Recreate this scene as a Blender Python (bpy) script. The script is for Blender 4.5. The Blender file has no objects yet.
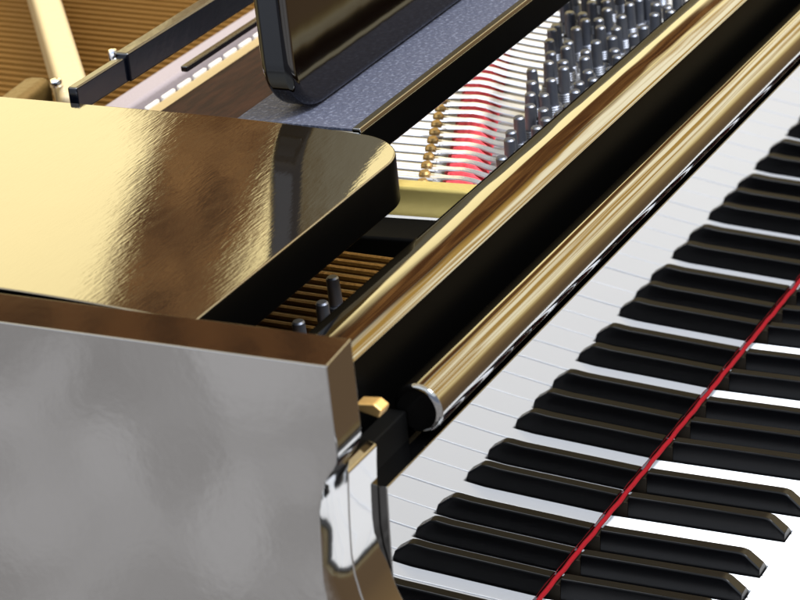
import bpy, bmesh, math, random
from mathutils import Vector, Matrix
random.seed(7)
S = bpy.context.scene
COL = S.collection

# ---------------------------------------------------------------- camera
CAM = (-1.18541729, -0.39745412, 0.74345029)
YAW, PITCH, ROLL, FPX = 0.514909, 0.424419, -0.107754, 2632.84
cd = bpy.data.cameras.new('camera'); co = bpy.data.objects.new('camera', cd); COL.objects.link(co)
f = Vector((math.cos(YAW)*math.cos(PITCH), math.sin(YAW)*math.cos(PITCH), -math.sin(PITCH)))
r = f.cross(Vector((0, 0, 1))).normalized(); u = r.cross(f)
r2 = math.cos(ROLL)*r + math.sin(ROLL)*u
u2 = -math.sin(ROLL)*r + math.cos(ROLL)*u
M = Matrix((r2, u2, -f)).transposed().to_4x4(); M.translation = CAM
co.matrix_world = M
cd.sensor_width = 36; cd.lens = FPX/800*36
cd.clip_start = 0.01; cd.clip_end = 100
cd.dof.use_dof = True; cd.dof.focus_distance = 1.46; cd.dof.aperture_fstop = 17
S.camera = co

# ---------------------------------------------------------------- world (the room the lacquer mirrors)
w = bpy.data.worlds.new('World'); S.world = w; w.use_nodes = True
nt = w.node_tree; nt.nodes.clear()
def N(t, **k):
    n = nt.nodes.new(t)
    for a, b in k.items(): setattr(n, a, b)
    return n
def L(a, b): nt.links.new(a, b)
def math_(op, a, b=None, c=None, clamp=False):
    n = N('ShaderNodeMath', operation=op, use_clamp=clamp)
    for i, v in enumerate((a, b, c)):
        if v is None: continue
        if isinstance(v, (int, float)): n.inputs[i].default_value = v
        else: L(v, n.inputs[i])
    return n.outputs[0]
def sstep(v, lo, hi):
    n = N('ShaderNodeMapRange', interpolation_type='SMOOTHSTEP')
    L(v, n.inputs[0]); n.inputs[1].default_value = lo; n.inputs[2].default_value = hi
    return n.outputs[0]
def ramp(v, stops):
    n = N('ShaderNodeValToRGB'); cr = n.color_ramp
    while len(cr.elements) < len(stops): cr.elements.new(0.5)
    for e, (p_, c) in zip(cr.elements, stops):
        e.position = p_; e.color = (*c, 1)
    L(v, n.inputs[0]); return n.outputs[0]
def mixc(fac, a, b):
    n = N('ShaderNodeMix', data_type='RGBA')
    if isinstance(fac, float): n.inputs[0].default_value = fac
    else: L(fac, n.inputs[0])
    for i, v in ((6, a), (7, b)):
        if isinstance(v, tuple): n.inputs[i].default_value = (*v, 1)
        else: L(v, n.inputs[i])
    return n.outputs[2]
tc = N('ShaderNodeTexCoord'); sep = N('ShaderNodeSeparateXYZ'); L(tc.outputs['Generated'], sep.inputs[0])
X, Y, Z = sep.outputs
az = math_('MULTIPLY', math_('ARCTAN2', Y, X), 57.29578)
noi = N('ShaderNodeTexNoise'); noi.inputs['Scale'].default_value = 5; noi.inputs['Detail'].default_value = 5
L(tc.outputs['Generated'], noi.inputs['Vector'])
nz = noi.outputs[0]
el = math_('ADD', math_('MULTIPLY', math_('ARCSINE', Z), 57.29578/180), 0.5)          # 0..1
elw = math_('ADD', el, math_('MULTIPLY', math_('SUBTRACT', nz, 0.5), 0.05))
e = lambda d: d/180+0.5
GOLD = (1.0, .83, .43); BROWN = (.10, .042, .014)
warm = ramp(elw, [(e(-90), (.07, .045, .03)), (e(-15), (.10, .065, .035)), (e(3), (.22, .14, .06)), (e(9), (.5, .37, .15)),
                  (e(14), GOLD), (e(28), (1.0, .82, .40)), (e(31), (.085, .036, .012)), (e(38), BROWN),
                  (e(42), (.62, .50, .26)), (e(50), (.95, .85, .60)), (e(58), (.35, .27, .15)), (e(64), (.7, .62, .47)), (e(90), (.5, .48, .45))])
azw = math_('ADD', az, math_('MULTIPLY', math_('SUBTRACT', nz, 0.5), 1.2))
band = math_('MULTIPLY', sstep(azw, 29.6, 30.6), math_('SUBTRACT', 1.0, sstep(azw, 34.3, 35.2)))
band = math_('MULTIPLY', band, math_('SUBTRACT', 1.0, sstep(el, e(40), e(50))))
fine = N('ShaderNodeTexNoise'); fine.inputs['Scale'].default_value = 60; fine.inputs['Detail'].default_value = 4
L(tc.outputs['Generated'], fine.inputs['Vector'])
brn = mixc(sstep(fine.outputs[0], .35, .7), (.04, .016, .006), (.20, .10, .035))
warm = mixc(math_('MULTIPLY', sstep(fine.outputs[0], .46, .56), math_('MULTIPLY', sstep(el, e(30), e(33)), math_('SUBTRACT', 1.0, sstep(el, e(38), e(42))))), warm, (.018, .008, .004))
warm = mixc(band, warm, brn)
lampz = math_('MULTIPLY', math_('SUBTRACT', 1.0, sstep(azw, 7, 13)), sstep(el, e(10), e(20)))
lampz = math_('MULTIPLY', lampz, math_('SUBTRACT', 1.0, sstep(el, e(55), e(62))))
n12 = N('ShaderNodeTexNoise'); n12.inputs['Scale'].default_value = 11; n12.inputs['Detail'].default_value = 3
L(tc.outputs['Generated'], n12.inputs['Vector'])
br2 = math_('MULTIPLY', math_('MULTIPLY', sstep(azw, 12.5, 14), math_('SUBTRACT', 1.0, sstep(azw, 20.5, 22))), sstep(el, e(20), e(24)))
warm = mixc(math_('MULTIPLY', br2, math_('SUBTRACT', 1.0, sstep(el, e(45), e(55)))), warm, mixc(sstep(fine.outputs[0], .4, .7), (.06, .022, .007), (.22, .10, .028)))
warm = mixc(lampz, warm, mixc(sstep(n12.outputs[0], .42, .58), (.46, .27, .06), (1, .90, .62)))
cool = ramp(elw, [(e(-90), (.34, .33, .34)), (e(-35), (.37, .36, .36)), (e(-15), (.41, .40, .40)), (e(0), (.36, .36, .38)),
                  (e(10), (.20, .23, .30)), (e(30), (.20, .23, .30)), (e(39), (.85, .93, 1)), (e(68), (.85, .93, 1)), (e(78), (.5, .48, .45))])
cl = N('ShaderNodeTexNoise'); cl.inputs['Scale'].default_value = 13; cl.inputs['Detail'].default_value = 3; cl.inputs['Distortion'].default_value = 1.2
L(tc.outputs['Generated'], cl.inputs['Vector'])
cool = mixc(math_('MULTIPLY', sstep(cl.outputs[0], .38, .66), math_('SUBTRACT', 1.0, sstep(el, e(-8), e(5)))), cool, (.215, .205, .20))
side = math_('ADD', math_('MULTIPLY', X, .85), math_('MULTIPLY', Y, .52))
col = mixc(sstep(side, -.35, .2), cool, warm)
bg = N('ShaderNodeBackground'); bg.inputs[1].default_value = 4.0; L(col, bg.inputs[0])
wo = N('ShaderNodeOutputWorld'); L(bg.outputs[0], wo.inputs[0])

# ---------------------------------------------------------------- lamps of the hall
def area(name, loc, target, sx, sy, energy, color):
    d = bpy.data.lights.new(name, 'AREA'); d.shape = 'RECTANGLE'; d.size = sx; d.size_y = sy
    d.energy = energy; d.color = color
    o = bpy.data.objects.new(name, d); COL.objects.link(o); o.location = loc
    o.rotation_euler = (Vector(target)-Vector(loc)).to_track_quat('-Z', 'Y').to_euler(); return o
area('ceiling_lamp', (.2, -1.0, 2.2), (.3, .1, 0), 1.2, .5, 140, (.93, .96, 1))
area('window_lamp', (-2.2, 1.2, 1.3), (.1, .2, .1), 1.2, .8, 7, (.80, .88, 1))
S.view_settings.view_transform = 'Standard'; S.view_settings.look = 'None'
S.view_settings.exposure = 0; S.view_settings.gamma = 1
S.render.engine = 'CYCLES'

# ---------------------------------------------------------------- materials
def mat(name, color, rough=.5, metal=0, ior=1.5, spec=.5, bump=None, mottled=None, scratches=0, coat=0, rough_noise=None):
    m = bpy.data.materials.new(name); m.use_nodes = True; t = m.node_tree
    b = t.nodes['Principled BSDF']
    b.inputs['Base Color'].default_value = (*color, 1); b.inputs['Roughness'].default_value = rough
    b.inputs['Metallic'].default_value = metal; b.inputs['IOR'].default_value = ior
    b.inputs['Specular IOR Level'].default_value = spec; b.inputs['Coat Weight'].default_value = coat
    tcn = t.nodes.new('ShaderNodeTexCoord'); o = tcn.outputs['Object']
    def noise(scale, detail=4, stretch=None):
        n = t.nodes.new('ShaderNodeTexNoise'); n.inputs['Scale'].default_value = scale; n.inputs['Detail'].default_value = detail
        if stretch:
            mp = t.nodes.new('ShaderNodeMapping'); mp.inputs['Scale'].default_value = stretch[0]; mp.inputs['Rotation'].default_value = stretch[1]
            t.links.new(o, mp.inputs[0]); t.links.new(mp.outputs[0], n.inputs['Vector'])
        else: t.links.new(o, n.inputs['Vector'])
        return n.outputs[0]
    last = None
    if bump:
        for (sc, st, stretch) in bump:
            bn = t.nodes.new('ShaderNodeBump'); bn.inputs['Strength'].default_value = 1; bn.inputs['Distance'].default_value = st
            t.links.new(noise(sc, 3, stretch), bn.inputs['Height'])
            if last: t.links.new(last, bn.inputs['Normal'])
            last = bn.outputs[0]
        t.links.new(last, b.inputs['Normal'])
    if mottled:
        sc, c2, lo, hi, stretch = mottled
        mr = t.nodes.new('ShaderNodeMapRange'); mr.inputs[1].default_value = lo; mr.inputs[2].default_value = hi
        t.links.new(noise(sc, 6, stretch), mr.inputs[0])
        mx = t.nodes.new('ShaderNodeMix'); mx.data_type = 'RGBA'
        mx.inputs[6].default_value = (*color, 1); mx.inputs[7].default_value = (*c2, 1)
        t.links.new(mr.outputs[0], mx.inputs[0]); t.links.new(mx.outputs[2], b.inputs['Base Color'])
    if rough_noise:
        sc, lo, hi, stretch = rough_noise
        mr = t.nodes.new('ShaderNodeMapRange'); mr.inputs[1].default_value = .35; mr.inputs[2].default_value = .7
        mr.inputs[3].default_value = lo; mr.inputs[4].default_value = hi
        t.links.new(noise(sc, 5, stretch), mr.inputs[0]); t.links.new(mr.outputs[0], b.inputs['Roughness'])
    return m
Z3 = (0, 0, 0)
lacquer = mat('black_lacquer', (.0008, .0007, .0006), .035, ior=2.3, bump=[(9, .0004, None)])
lacquer_desk = mat('black_lacquer_desk', (.0014, .0007, .0004), .07, ior=1.5, bump=[(9, .0004, None)])
lacquer_case = mat('black_lacquer_case', (.0012, .0011, .001), .06, ior=2.6, bump=[(4, .0009, None), (160, .00002, None)])
lacquer_shelf = mat('black_lacquer_shelf', (.006, .0045, .003), .05, ior=2.3, bump=[(7, .0005, None), (120, .00003, ((1, 6, 1), (0, 0, .1)))],
                    rough_noise=(40, .02, .08, ((1, 5, 1), (0, 0, .1))))
lacquer_edge = mat('black_lacquer_rail', (.0008, .0007, .0006), .05, ior=2.3, bump=[(16, .0013, ((.22, 1, 1), Z3)), (90, .00012, ((.05, 1, 1), (0, 0, .02)))])
mirror_black = mat('black_lacquer_fallboard', (.0008, .0008, .0009), .012, ior=2.2, bump=[(10, .00003, None)])
lacquer_shaded = mat('black_lacquer_shaded', (.0005, .0005, .0005), .35, ior=1.3, spec=.06)  # shade put into the finish: reflection cut so these lacquered faces stay black
dull_black = mat('dull_black', (.0006, .0006, .0006), .7, ior=1.3, spec=.12)
dusty = mat('dusty_grey_cloth', (.026, .030, .052), .85, ior=1.45, bump=[(320, .0012, None)], mottled=(420, (.10, .11, .15), .52, .80, None))
ivory = mat('white_key_plastic', (.76, .78, .83), .16, ior=1.5, bump=[(30, .00006, None)])
key_wood = mat('key_wood', (.010, .007, .004), .8, spec=.1)
ebony = mat('black_key_satin', (.0005, .0005, .0008), .28, ior=1.36, bump=[(400, .00002, ((1, .1, 1), Z3))], spec=.22)
redfelt = mat('red_felt', (.13, .0022, .005), .95, spec=.1, bump=[(900, .0004, None)])
redcloth = mat('red_string_cloth', (.50, .035, .05), .85, bump=[(500, .0006, None)], mottled=(300, (.36, .02, .03), .4, .65, None))
plate_gold = mat('bronzed_cast_iron', (.10, .06, .016), .42, metal=.55, bump=[(220, .0006, None)])
plate_cream = mat('cream_cast_iron', (.38, .30, .18), .45, metal=.2, bump=[(150, .0003, None)])
plate_olive = mat('olive_gold_cast_iron', (.52, .42, .14), .35, metal=.5, bump=[(200, .0003, None)])
plate_cool_lit = mat('cool_lit_cast_iron', (.36, .36, .37), .45, metal=.1, bump=[(90, .0006, None)])  # cool light on the plate put into a pale silver colour
steel = mat('steel_wire', (.80, .80, .82), .28, metal=.85)
pinsteel = mat('blued_steel', (.15, .155, .175), .42, metal=.85, mottled=(120, (.12, .13, .16), .4, .6, None))
copper = mat('copper_winding', (.11, .050, .006), .44, metal=.8, bump=[(1400, .0003, ((.2, 3, 1), Z3))])
brass = mat('brass', (.38, .25, .10), .48, metal=.9)
brown = mat('brown_wood', (.017, .006, .003), .85, spec=.12, bump=[(60, .0003, ((1, 8, 1), Z3))], mottled=(40, (.009, .0035, .002), .4, .6, ((1, 6, 1), Z3)))
spruce = mat('soundboard_wood', (.12, .055, .012), .45, mottled=(30, (.28, .13, .035), .4, .6, ((8, .6, 1), Z3)))
greyfelt = mat('grey_felt', (.20, .17, .18), .9, bump=[(600, .0004, None)])
whitefelt = mat('white_felt', (.6, .56, .5), .85)
navy = mat('navy_black_bar', (.0015, .002, .004), .2, ior=1.7, bump=[(60, .0002, None)])
chrome = mat('chrome', (.8, .8, .82), .12, metal=1)

# ---------------------------------------------------------------- mesh helpers
def obj(name, bm, m, parent=None, smooth=True, bevel=0, seg=3):
    me = bpy.data.meshes.new(name)
    bmesh.ops.recalc_face_normals(bm, faces=bm.faces[:])
    bm.to_mesh(me); bm.free()
    o = bpy.data.objects.new(name, me); COL.objects.link(o); me.materials.append(m)
    if bevel:
        b = o.modifiers.new('bevel', 'BEVEL'); b.width = bevel; b.segments = seg; b.limit_method = 'ANGLE'; b.angle_limit = math.radians(35)
        b.harden_normals = True
    if smooth:
        for p in me.polygons: p.use_smooth = True
        me.set_sharp_from_angle(angle=math.radians(32))
    if parent: o.parent = parent
    return o
def box(bm, x0, x1, y0, y1, z0, z1):
    v = [bm.verts.new((x, y, z)) for x in (x0, x1) for y in (y0, y1) for z in (z0, z1)]
    for q in ((0, 1, 3, 2), (4, 6, 7, 5), (0, 4, 5, 1), (2, 3, 7, 6), (0, 2, 6, 4), (1, 5, 7, 3)): bm.faces.new([v[i] for i in q])
def boxes(*bs):
    bm = bmesh.new()
    for b in bs: box(bm, *b)
    return bm
def prism(prof, axis, a, b):
    """closed profile extruded along an axis: profile is (y,z) for x, (x,y) for z, (x,z) for y"""
    bm = bmesh.new()
    def P(q, t): return {'x': (t, q[0], q[1]), 'z': (q[0], q[1], t), 'y': (q[0], t, q[1])}[axis]
    A = [bm.verts.new(P(q, a)) for q in prof]; B = [bm.verts.new(P(q, b)) for q in prof]
    n = len(prof)
    for i in range(n): bm.faces.new((A[i], A[(i+1) % n], B[(i+1) % n], B[i]))
    bm.faces.new(A); bm.faces.new(B[::-1]); return bm
def tube(bm, pts, rad, n=10, cap=True):
    pts = [Vector(p) for p in pts]; rings = []
    for i, p in enumerate(pts):
        d = (pts[min(i+1, len(pts)-1)]-pts[max(i-1, 0)]).normalized()
        a = d.cross(Vector((0, 0, 1)))
        if a.length < .1: a = d.cross(Vector((1, 0, 0)))
        a.normalize(); b = d.cross(a)
        R = rad[i] if isinstance(rad, (list, tuple)) else rad
        rings.append([bm.verts.new(p+R*(math.cos(t)*a+math.sin(t)*b)) for t in [2*math.pi*k/n for k in range(n)]])
    for A, B in zip(rings, rings[1:]):
        for k in range(n): bm.faces.new((A[k], A[(k+1) % n], B[(k+1) % n], B[k]))
    if cap: bm.faces.new(rings[0]); bm.faces.new(rings[-1][::-1])
def rounded(x0, x1, y0, y1, rr, n=8):
    """rounded rectangle; rr = radii for corners (x0y0, x1y0, x1y1, x0y1)"""
    out = []
    for (cx, cy, sx, sy, a0, R) in ((x0, y0, 1, 1, 180, rr[0]), (x1, y0, -1, 1, 270, rr[1]), (x1, y1, -1, -1, 0, rr[2]), (x0, y1, 1, -1, 90, rr[3])):
        if R <= 0: out.append((cx, cy)); continue
        for k in range(n+1):
            t = math.radians(a0+90*k/n); out.append((cx+sx*R+R*math.cos(t), cy+sy*R+R*math.sin(t)))
    return out

def second(o, m, test):
    """a second finish on the faces whose outward normal passes the test"""
    o.data.materials.append(m)
    for p in o.data.polygons:
        if test(p.normal, p.center): p.material_index = 1
# ---------------------------------------------------------------- the grand piano
piano = bpy.data.objects.new('grand_piano', None); COL.objects.link(piano)
piano['label'] = 'polished black grand piano seen from its bass end, gold light on the lacquer'
piano['category'] = 'piano'

XL, XI = -.310, -.2860                 # outer and inner face of the bass side arm
XR, XRI = 1.109, 1.0850
ZT = .2546                             # top of the case
YF = .138                              # front of the arm
KL, KR = -.2115, 1.0105                # keyboard ends

# case sides: arm profile (y,z), extruded
def arm_bm(xo, xi, yback):
    """the side with its scrolled arm: the front is sliced across its thickness so its outer edge can round off"""
    bm = bmesh.new(); rings = []
    base = [(YF, ZT), (YF, .225), (YF+.0002, .209), (YF+.0010, .2045), (YF+.0030, .2010), (YF+.0058, .1975), (YF+.0080, .1935), (YF+.0095, .188), (YF+.0108, .178), (YF+.0120, .165),
            (YF+.0130, .150), (YF+.0134, .142), (YF+.0128, .132), (YF+.0110, .122), (YF+.0080, .110), (YF+.0025, .096), (YF-.008, .078), (YF-.030, .054), (YF-.068, .034),
            (YF-.125, .020), (-.02, .016), (-.034, .008), (-.036, -.02), (-.036, -.09), (yback, -.09), (yback, ZT)]
    n = 10
    for k in range(n+1):
        t = (k/n)**1.6; x = xo+(xi-xo)*t; ring = []
        for (y, z) in base:
            if y < yback-.01 and z > -.03:
                sc = min(1, max(0, (.1925-z)/.014)); sc = sc*sc*(3-2*sc)
                y += sc*.0020*(1-t)**3
            if z > ZT-1e-5: z -= .0022*(1-t)
            ring.append(bm.verts.new((x, y, z)))
        rings.append(ring)
    m = len(base)
    for A, B in zip(rings, rings[1:]):
        for q in range(m): bm.faces.new((A[q], A[(q+1) % m], B[(q+1) % m], B[q]))
    bm.faces.new(rings[0]); bm.faces.new(rings[-1][::-1]); return bm
arm = obj('case_side', arm_bm(XL, XI, 1.05), lacquer_case, piano, bevel=.0030)
arm_r = obj('case_side', arm_bm(XR, XRI, .55), lacquer_case, piano, bevel=.0016)
# tail of the case: curved wall from the bass side round to the treble side
def wall(path, th, z0, z1):
    bm = bmesh.new(); P = [Vector((x, y, 0)) for x, y in path]; vs = []
    for i, p in enumerate(P):
        d = (P[min(i+1, len(P)-1)]-P[max(i-1, 0)]).normalized(); n = Vector((d.y, -d.x, 0))
        q = p+n*th; vs.append([bm.verts.new((a.x, a.y, z)) for a, z in ((p, z0), (p, z1), (q, z1), (q, z0))])
    for A, B in zip(vs, vs[1:]):
        for k in range(4): bm.faces.new((A[k], A[(k+1) % 4], B[(k+1) % 4], B[k]))
    bm.faces.new(vs[0]); bm.faces.new(vs[-1][::-1]); return bm
def bez(p0, p1, p2, p3, n=16):
    return [tuple((1-t)**3*a+3*(1-t)**2*t*b+3*(1-t)*t*t*c+t**3*d for a, b, c, d in zip(p0, p1, p2, p3)) for t in [k/n for k in range(1, n+1)]]
path = [(XL, 1.051)] + bez((XL, 1.051), (XL, 1.42), (.20, 1.46), (.36, 1.22)) + bez((.36, 1.22), (.55, .95), (1.084, .98), (XR, .551))
obj('case_tail', wall(path, .0255, -.09, ZT), lacquer_case, piano, bevel=.002)

# key bed, key blocks, key slip
obj('key_bed', boxes((XI+.0005, XRI-.0005, -.03, .62, -.088, -.045)), dull_black, piano)
obj('key_slip', prism(rounded(-.034, -.012, -.044, .002, (0, 0, .008, .008)), 'x', XI+.001, XRI-.001), lacquer, piano)
for a, b in ((XI+.0006, KL-.001), (KR+.001, XRI-.0006)):
    obj('key_block', boxes((a, b, -.011, .146, -.044, .014)), lacquer, piano, bevel=.003)
# action cavity behind the fallboard
obj('action_cover', boxes((XI+.0008, XRI-.0008, .182, .190, -.044, .146)), dull_black, piano)

ck = [(y_, z_) for y_, z_ in ((YF+.0100, .1860), (YF+.0110, .178), (YF+.0122, .165), (YF+.0132, .150), (YF+.0136, .142), (YF+.0130, .132), (YF+.0112, .122), (YF+.0082, .110), (YF+.0027, .096), (YF-.004, .086))]
obj('inner_cheek', prism(ck+[(YF-.004, .015), (.1695, .015), (.1695, .181), (.153, .1875)], 'x', XI+.0003, -.2565), lacquer_case, piano, bevel=.0012)
# ---- keys
W = .0235; OFF = {1: .0207, 3: .0498, 6: .0900, 8: .1175, 10: .1450}
blacks = []
for o_ in range(-2, 7):
    for k, v in OFF.items():
        x = v+.1645*o_
        if KL+.01 < x < KR-.012: blacks.append(x)
def white_key(i):
    x0 = KL+W*i+.00025; x1 = KL+W*(i+1)-.00025
    cuts = [b for b in blacks if x0-.006 < b < x1+.006]
    xa, xb = x0, x1
    for b in cuts:
        if b < (x0+x1)/2: xa = max(xa, b+.0072)
        else: xb = min(xb, b-.0072)
    prof = [(x0, 0), (x1, 0)]
    if xb < x1: prof += [(x1, .0541), (xb, .0541)]
    prof += [(xb, .186), (xa, .186)]
    if xa > x0: prof += [(xa, .0541), (x0, .0541)]
    dz = random.uniform(-.0002, .0002)
    k = obj('white_key', prism(prof, 'z', -.020, dz), ivory, piano, bevel=.0009, seg=2)
    return k
for i in range(52): white_key(i)
proto = None
def black_bm():
    bm = bmesh.new()
    # tapered body with sloping front: rings along y of (y, half width bottom, half width top, height)
    st = [(.0545, .0056, .0044, .0008), (.0549, .0056, .0044, .0034), (.0618, .0056, .0040, .0094), (.0632, .0056, .0038, .0105), (.0652, .0056, .0037, .0111), (.0672, .0056, .0037, .0113), (.1484, .0056, .0037, .0113)]
    rings = []
    for y, wb, wt, h in st:
        rings.append([bm.verts.new(q) for q in ((-wb, y, -.004), (-wb, y, min(h, .0005)), (-wt-.0001*0, y, h-.0008 if h > .002 else h), (-wt+.0009, y, h), (wt-.0009, y, h), (wt, y, h-.0008 if h > .002 else h), (wb, y, min(h, .0005)), (wb, y, -.004))])
    for A, B in zip(rings, rings[1:]):
        for k in range(8): bm.faces.new((A[k], A[(k+1) % 8], B[(k+1) % 8], B[k]))
    bm.faces.new(rings[0]); bm.faces.new(rings[-1][::-1]); return bm
bk = obj('black_key', black_bm(), ebony, piano, bevel=.0005, seg=2)
kt = obj('key_tail', boxes((-.0050, .0050, .1486, .180, -.015, .0080)), key_wood, bk)
for j, x in enumerate(blacks):
    o = bk if j == 0 else bk.copy()
    if j:
        COL.objects.link(o); o.parent = piano
        t_ = kt.copy(); COL.objects.link(t_); t_.parent = o
    o.location = (x, random.uniform(-.0004, .0004), random.uniform(-.0003, .0003))

# ---- felt strip and fallboard
T = math.tan(.0337)
bm = bmesh.new(); tube(bm, [(KL-.03+(KR-KL+.06)*k/240, .1508+.0002*math.sin(k*1.7), .0117+.0002*math.sin(k*.9)) for k in range(241)], .0014, 8)
obj('key_strip_felt', bm, redfelt, piano)
yf = lambda z: .152-z*T
front = [(yf(z), z) for z in (.0140, .05, .108)]
yy = yf(.108); zz = .108
while zz < .1625:
    a_ = .0337+.019*min(1, (zz-.108)/.05); zz += .0025; yy -= math.tan(a_)*.0025; front.append((yy, zz))
prof = front + [(.158, .163), (.166, .158), (.166, .0140)]
obj('fallboard', prism(prof, 'x', -.2562, 1.055), mirror_black, piano, bevel=.0006, seg=2)
bm = bmesh.new()
cy, cz, R = .1525, .1790, .0129
ring = []
for k in range(40):
    t = 2*math.pi*k/40
    yy = cy+R*math.cos(t); zz = cz+R*math.sin(t)
    ring.append((yy, zz))
obj('fallboard_roll', prism(ring, 'x', -.2090, 1.0080), lacquer_edge, piano, bevel=.0030, seg=5)
second(bpy.data.objects['fallboard_roll'], lacquer_shaded, lambda n, c: n.z < -.62 and abs(n.x) < .5)
obj('roll_hinge', prism([(.150, .195), (.160, .197), (.162, .201), (.152, .202), (.148, .199)], 'x', -.2495, -.2410), brass, piano, bevel=.001)
obj('fallboard_bracket', boxes((-.2560, -.2090, .158, .168, .150, .178)), dull_black, piano, bevel=.001)

# ---- stretcher across the case above the fallboard
y0, y1, zt = .1705, .2035, .218
def tiltdeg(d):                                   # slope of the polished top, measured from its front edge
    if d < .0075: return 17+16*(1-d/.0075)**2
    if d < .0095: return 17-5*(d-.0075)/.002
    if d < .0180: return 12-5*(d-.0095)/.0085
    if d < .0205: return 7-7*(d-.018)/.0025
    return 0
top = []; z_ = zt; d_ = .0205
while d_ > .0008:
    top.append((y0+d_, z_)); d_ -= .0009; z_ -= .0009*math.tan(math.radians(tiltdeg(d_)))
sp = [(y0+.0005, zt-.070), (y0, z_-.0025), (y0+.0001, z_-.0011), (y0+.0004, z_-.0004)] + top[::-1]
sp += [(y1-.004, zt), (y1-.001, zt-.0008), (y1, zt-.003), (y1, zt-.070)]
st = obj('stretcher', prism(sp, 'x', XI+.0004, XRI-.0004), lacquer_edge, piano, smooth=True)
second(st, lacquer_shaded, lambda n, c: n.y < -.8)

# ---- interior: soundboard, iron plate, struts
ZP = .150
obj('soundboard', prism([(XI+.001, .20), (XRI-.001, .20), (XRI-.001, .60), (.80, .86), (.5, 1.0), (.33, 1.2), (.1, 1.34), (-.12, 1.30), (XI+.003, 1.08)], 'z', .118, .124), spruce, piano)
obj('iron_plate', boxes((-.2585, .062, .206, .60, .135, ZP-.006)), plate_gold, piano)
obj('pin_plate', boxes((.0625, XRI-.001, .2055, .495, .135, ZP)), plate_cool_lit, piano, bevel=.001)
def strut(name, p, q, wd, z0, z1, m, bev=.002):
    p = Vector((*p, 0)); q = Vector((*q, 0)); d = (q-p).normalized(); n = Vector((-d.y, d.x, 0))*wd/2
    prof = [(v.x, v.y) for v in (p+n, q+n, q-n, p-n)]
    return obj(name, prism(prof, 'z', z0, z1), m, piano, bevel=bev)
strut('plate_strut', (.068, .2065), (.052, .44), .013, .148, .1725, plate_olive)
strut('plate_ledge', (.052, .2065), (.036, .44), .018, .140, .156, plate_cool_lit, .003)
strut('plate_shade_strip', (.034, .2065), (.014, .44), .030, .136, .160, dull_black, .002)  # added dark strip standing in for the shade beneath the shelf
strut('plate_strut', (.122, .565), (.40, .79), .021, .15, .186, plate_cream, .006)
strut('plate_strut', (-.02, .60), (.16, .62), .02, .15, .180, plate_gold, .006)

# bass strings: copper wound, over the bronzed plate and back over the soundboard
def wire(name, p, q, rad, m, n=8, mid=None):
    bm = bmesh.new(); tube(bm, [p]+([mid] if mid else [])+[q], rad, n); return obj(name, bm, m, piano)
k = 0
for i in range(25):
    x = -.235+.0092*i
    wire('bass_string', (x, .214+(.012 if i % 2 else 0), .158), (x+.03, 1.05, .158), .0021, copper)
for i in range(60):
    x = .045+.0098*i
    wire('bass_string', (x, .568, .150), (x+.02, 1.1-.55*max(0, x-.1), .150), .0030, copper)

# unison strings of the middle section: three wires to a note
PIT = .0128
def skew(x): return .39*(x-.10)
def trio(i):
    x = .086+PIT*i; s = skew(x); bm = bmesh.new(); F = .265+s; B = .2935+s; back = max(.52, B+.05)
    for d in (-.0021, 0, .0021):
        pts = [(x+d*.8, F-.060, .1545), (x+d*.9, F-.025, .1565), (x+d*.9, F-.004, .1590), (x+d*.8, F+.006, .1612), (x+d*.8, F+.015, .1621), (x+d*.8, B-.006, .1618), (x+d*1.3, B+.005, .1614), (x+d*1.6, B+.02, .1612), (x+d*1.6, back, .1600)]
        sm = []
        for a_ in range(len(pts)-1):
            p0, p1, p2, p3 = [Vector(pts[min(max(q, 0), len(pts)-1)]) for q in (a_-1, a_, a_+1, a_+2)]
            for h in range(4):
                t = h/4; sm.append(.5*((2*p1)+(p2-p0)*t+(2*p0-5*p1+4*p2-p3)*t*t+(3*p1-p0-3*p2+p3)*t**3))
        sm.append(Vector(pts[-1])); tube(bm, sm, .0009, 6)
    return obj('unison_strings', bm, steel, piano)
for i in range(56): trio(i)
# red cloth under the speaking ends, rippled between the notes
bm = bmesh.new(); rows = []
nx = 640
for a in range(nx+1):
    x = .074+PIT*42*a/nx; s_ = skew(x)
    wv = .0022*math.cos(2*math.pi*(x-.086)/PIT)
    rows.append([bm.verts.new((x, y+s_, z-wv*kk)) for y, z, kk in ((.2640, .1545, 0), (.2655, .1568, .5), (.272, .1607, 1), (.280, .1616, 1), (.2885, .1608, .8), (.2925, .1570, 0))])
for A, B in zip(rows, rows[1:]):
    for j in range(5): bm.faces.new((A[j], A[j+1], B[j+1], B[j]))
obj('string_cloth', bm, redcloth, piano)
# agraffes: one brass stud to a note
ag = None
for i in range(50):
    x = .086+PIT*i; y = .3035+skew(x)
    if ag is None:
        bm = bmesh.new(); tube(bm, [(0, 0, .150), (0, 0, .1555), (0, 0, .1575), (0, 0, .1635), (0, 0, .165)], [.0026, .0026, .0036, .0036, .0026], 12)
        ag = obj('agraffe', bm, brass, piano); o = ag
    else: o = ag.copy(); COL.objects.link(o); o.parent = piano
    o.location = (x, y, 0)

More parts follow.
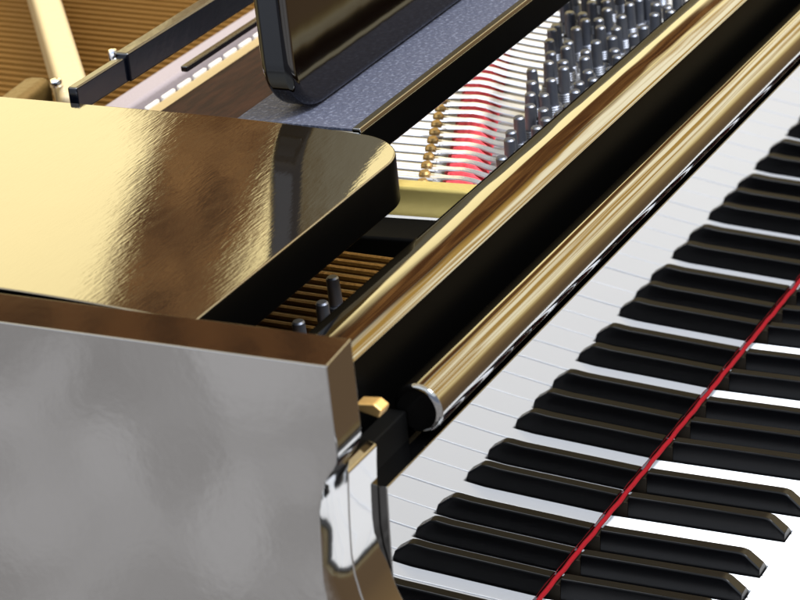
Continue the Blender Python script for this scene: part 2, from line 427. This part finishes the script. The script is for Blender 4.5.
# tuning pins
def pin_bm(h=.0300):
    bm = bmesh.new()
    tube(bm, [(0, 0, .150), (0, 0, .162), (0, 0, .164), (0, 0, .150+h-.001), (0, 0, .150+h)], [.0037, .0037, .0038, .0035, .0027], 12)
    for c in range(4):                                # coil of wire
        z = .1575+c*.0015
        pts = [(.0047*math.cos(t), .0047*math.sin(t), z+.0015*t/6.283) for t in [2*math.pi*q/12 for q in range(13)]]
        tube(bm, pts, .0008, 5)
    return bm
pin = None; cnt = 0
def put_pin(x, y):
    global pin, cnt
    if cnt >= 99: return
    if pin is None: pin = obj('tuning_pin', pin_bm(), pinsteel, piano); o = pin
    else: o = pin.copy(); COL.objects.link(o); o.parent = piano
    o.location = (x, y, random.uniform(-.0008, .0008)); o.rotation_euler = (random.uniform(-.03, .03), random.uniform(-.03, .03), random.uniform(0, 6)); cnt += 1
for (x, y) in ((-.130, .258), (-.105, .258), (-.080, .262), (-.095, .243), (-.120, .240)): put_pin(x, y)
for i in range(26):
    for rrow in range(6):
        x = .100+.0190*i+.0062*rrow; y = .2520+.28*(x-.10)-.0150*rrow
        if y < .2085: continue
        put_pin(x, y)

# things behind the music desk
obj('damper_rail', boxes((.066, 1.0, .392, .484, .172, .190)), brown, piano, bevel=.002)
obj('damper_board', boxes((XI+.002, .045, .392, .484, .172, .184)), brown, piano, bevel=.002)
obj('plate_flange', boxes((.02, 1.0,   .494, .512, .150, .178)), plate_cream, piano, bevel=.002)
obj('bearing_bed', boxes((.02, 1.0, .5125, .546, .140, .156)), greyfelt, piano, bevel=.001)
obj('felt_band', boxes((.02, 1.0, .5465, .566, .140, .166)), greyfelt, piano, bevel=.003)
bf = None
for i in range(46):
    x = .07+.0205*i
    if bf is None:
        bf = obj('bridge_felt', boxes((-.0078, .0078, .5405, .5435, .1565, .1615)), whitefelt, piano, bevel=.0012); o = bf
    else: o = bf.copy(); COL.objects.link(o); o.parent = piano
    o.location = (x, 0, 0)
for i in range(46):
    x = .066+.0205*i
    obj('damper', boxes((x, x+.005, .514, .536, .157, .1605)), brown if i % 2 else greyfelt, piano)

# ---- shelf beside the music desk (rounded front corner)
def sag(bm, z0):
    for k in range(1, 26):
        g = bm.verts[:]+bm.edges[:]+bm.faces[:]
        bmesh.ops.bisect_plane(bm, geom=g, plane_co=(0, .2325+.006*k, 0), plane_no=(0, 1, 0))
    for v in bm.verts:
        d = max(0, .375-v.co.y); v.co.z -= .5*.50*d*d
    return bm
obj('desk_shelf', sag(prism(rounded(-.2670, -.036, .2325, .70, (.004, .032, 0, 0), 14), 'z', .2205, .2470), 0), lacquer_shelf, piano, bevel=.0020, seg=4)
second(bpy.data.objects['desk_shelf'], lacquer_shaded, lambda n, c: abs(n.z) < .5)
obj('desk_shelf', prism(rounded(.835, 1.0540, .2325, .70, (.032, .004, 0, 0), 14), 'z', .2185, .2448), lacquer_shelf, piano, bevel=.0020, seg=4)

# ---- music desk: base board, cloth on it, upright panel, rear rail
db = obj('desk_base', boxes((-.035, .834, .267, .345, .2235, .2440)), lacquer, piano, bevel=.002)
second(db, lacquer_shaded, lambda n, c: n.y < -.8)
obj('desk_base_cloth', boxes((-.034, .833, .2722, .3445, .2436, .2452)), dusty, piano)
obj('desk_base_molding', prism([(.2666, .2434), (.2720, .2434), (.2718, .2460), (.2672, .2460)], 'x', -.0345, .8335), lacquer_edge, piano, bevel=.0005)
dk = rounded(-.036, .836, .2462, .30, (.034, .034, 0, 0), 14)[:-2]
half = [(.836, .352), (.815, .358), (.798, .352), (.785, .338), (.770, .322), (.745, .309), (.71, .300)]
dk = dk+half+[(.80-x_, z_) for x_, z_ in half[::-1]]
obj('music_desk', prism(dk, 'y', .305, .325), lacquer_desk, piano, bevel=.005, seg=4)
obj('rear_rail', boxes((-.030, .82, .452, .4585, .238, .2535)), navy, piano, bevel=.0012)
obj('rear_rail_sleeve', boxes((.022, .82, .4500, .4595, .238, .2560)), navy, piano, bevel=.0015)
obj('lower_rail', boxes((.10, .82, .462, .467, .215, .219)), navy, piano, bevel=.001)
def stud(name, x, y, z0, z1, rad, m):
    bm = bmesh.new(); tube(bm, [(x, y, z0), (x, y, z1-.002), (x, y, z1-.0006), (x, y, z1)], [rad, rad, rad*.8, rad*.4], 16); return obj(name, bm, m, piano)
stud('rail_knob', .026, .463, .240, .2565, .0030, chrome)
stud('plate_bolt', .13, .585, .186, .191, .0042, chrome)
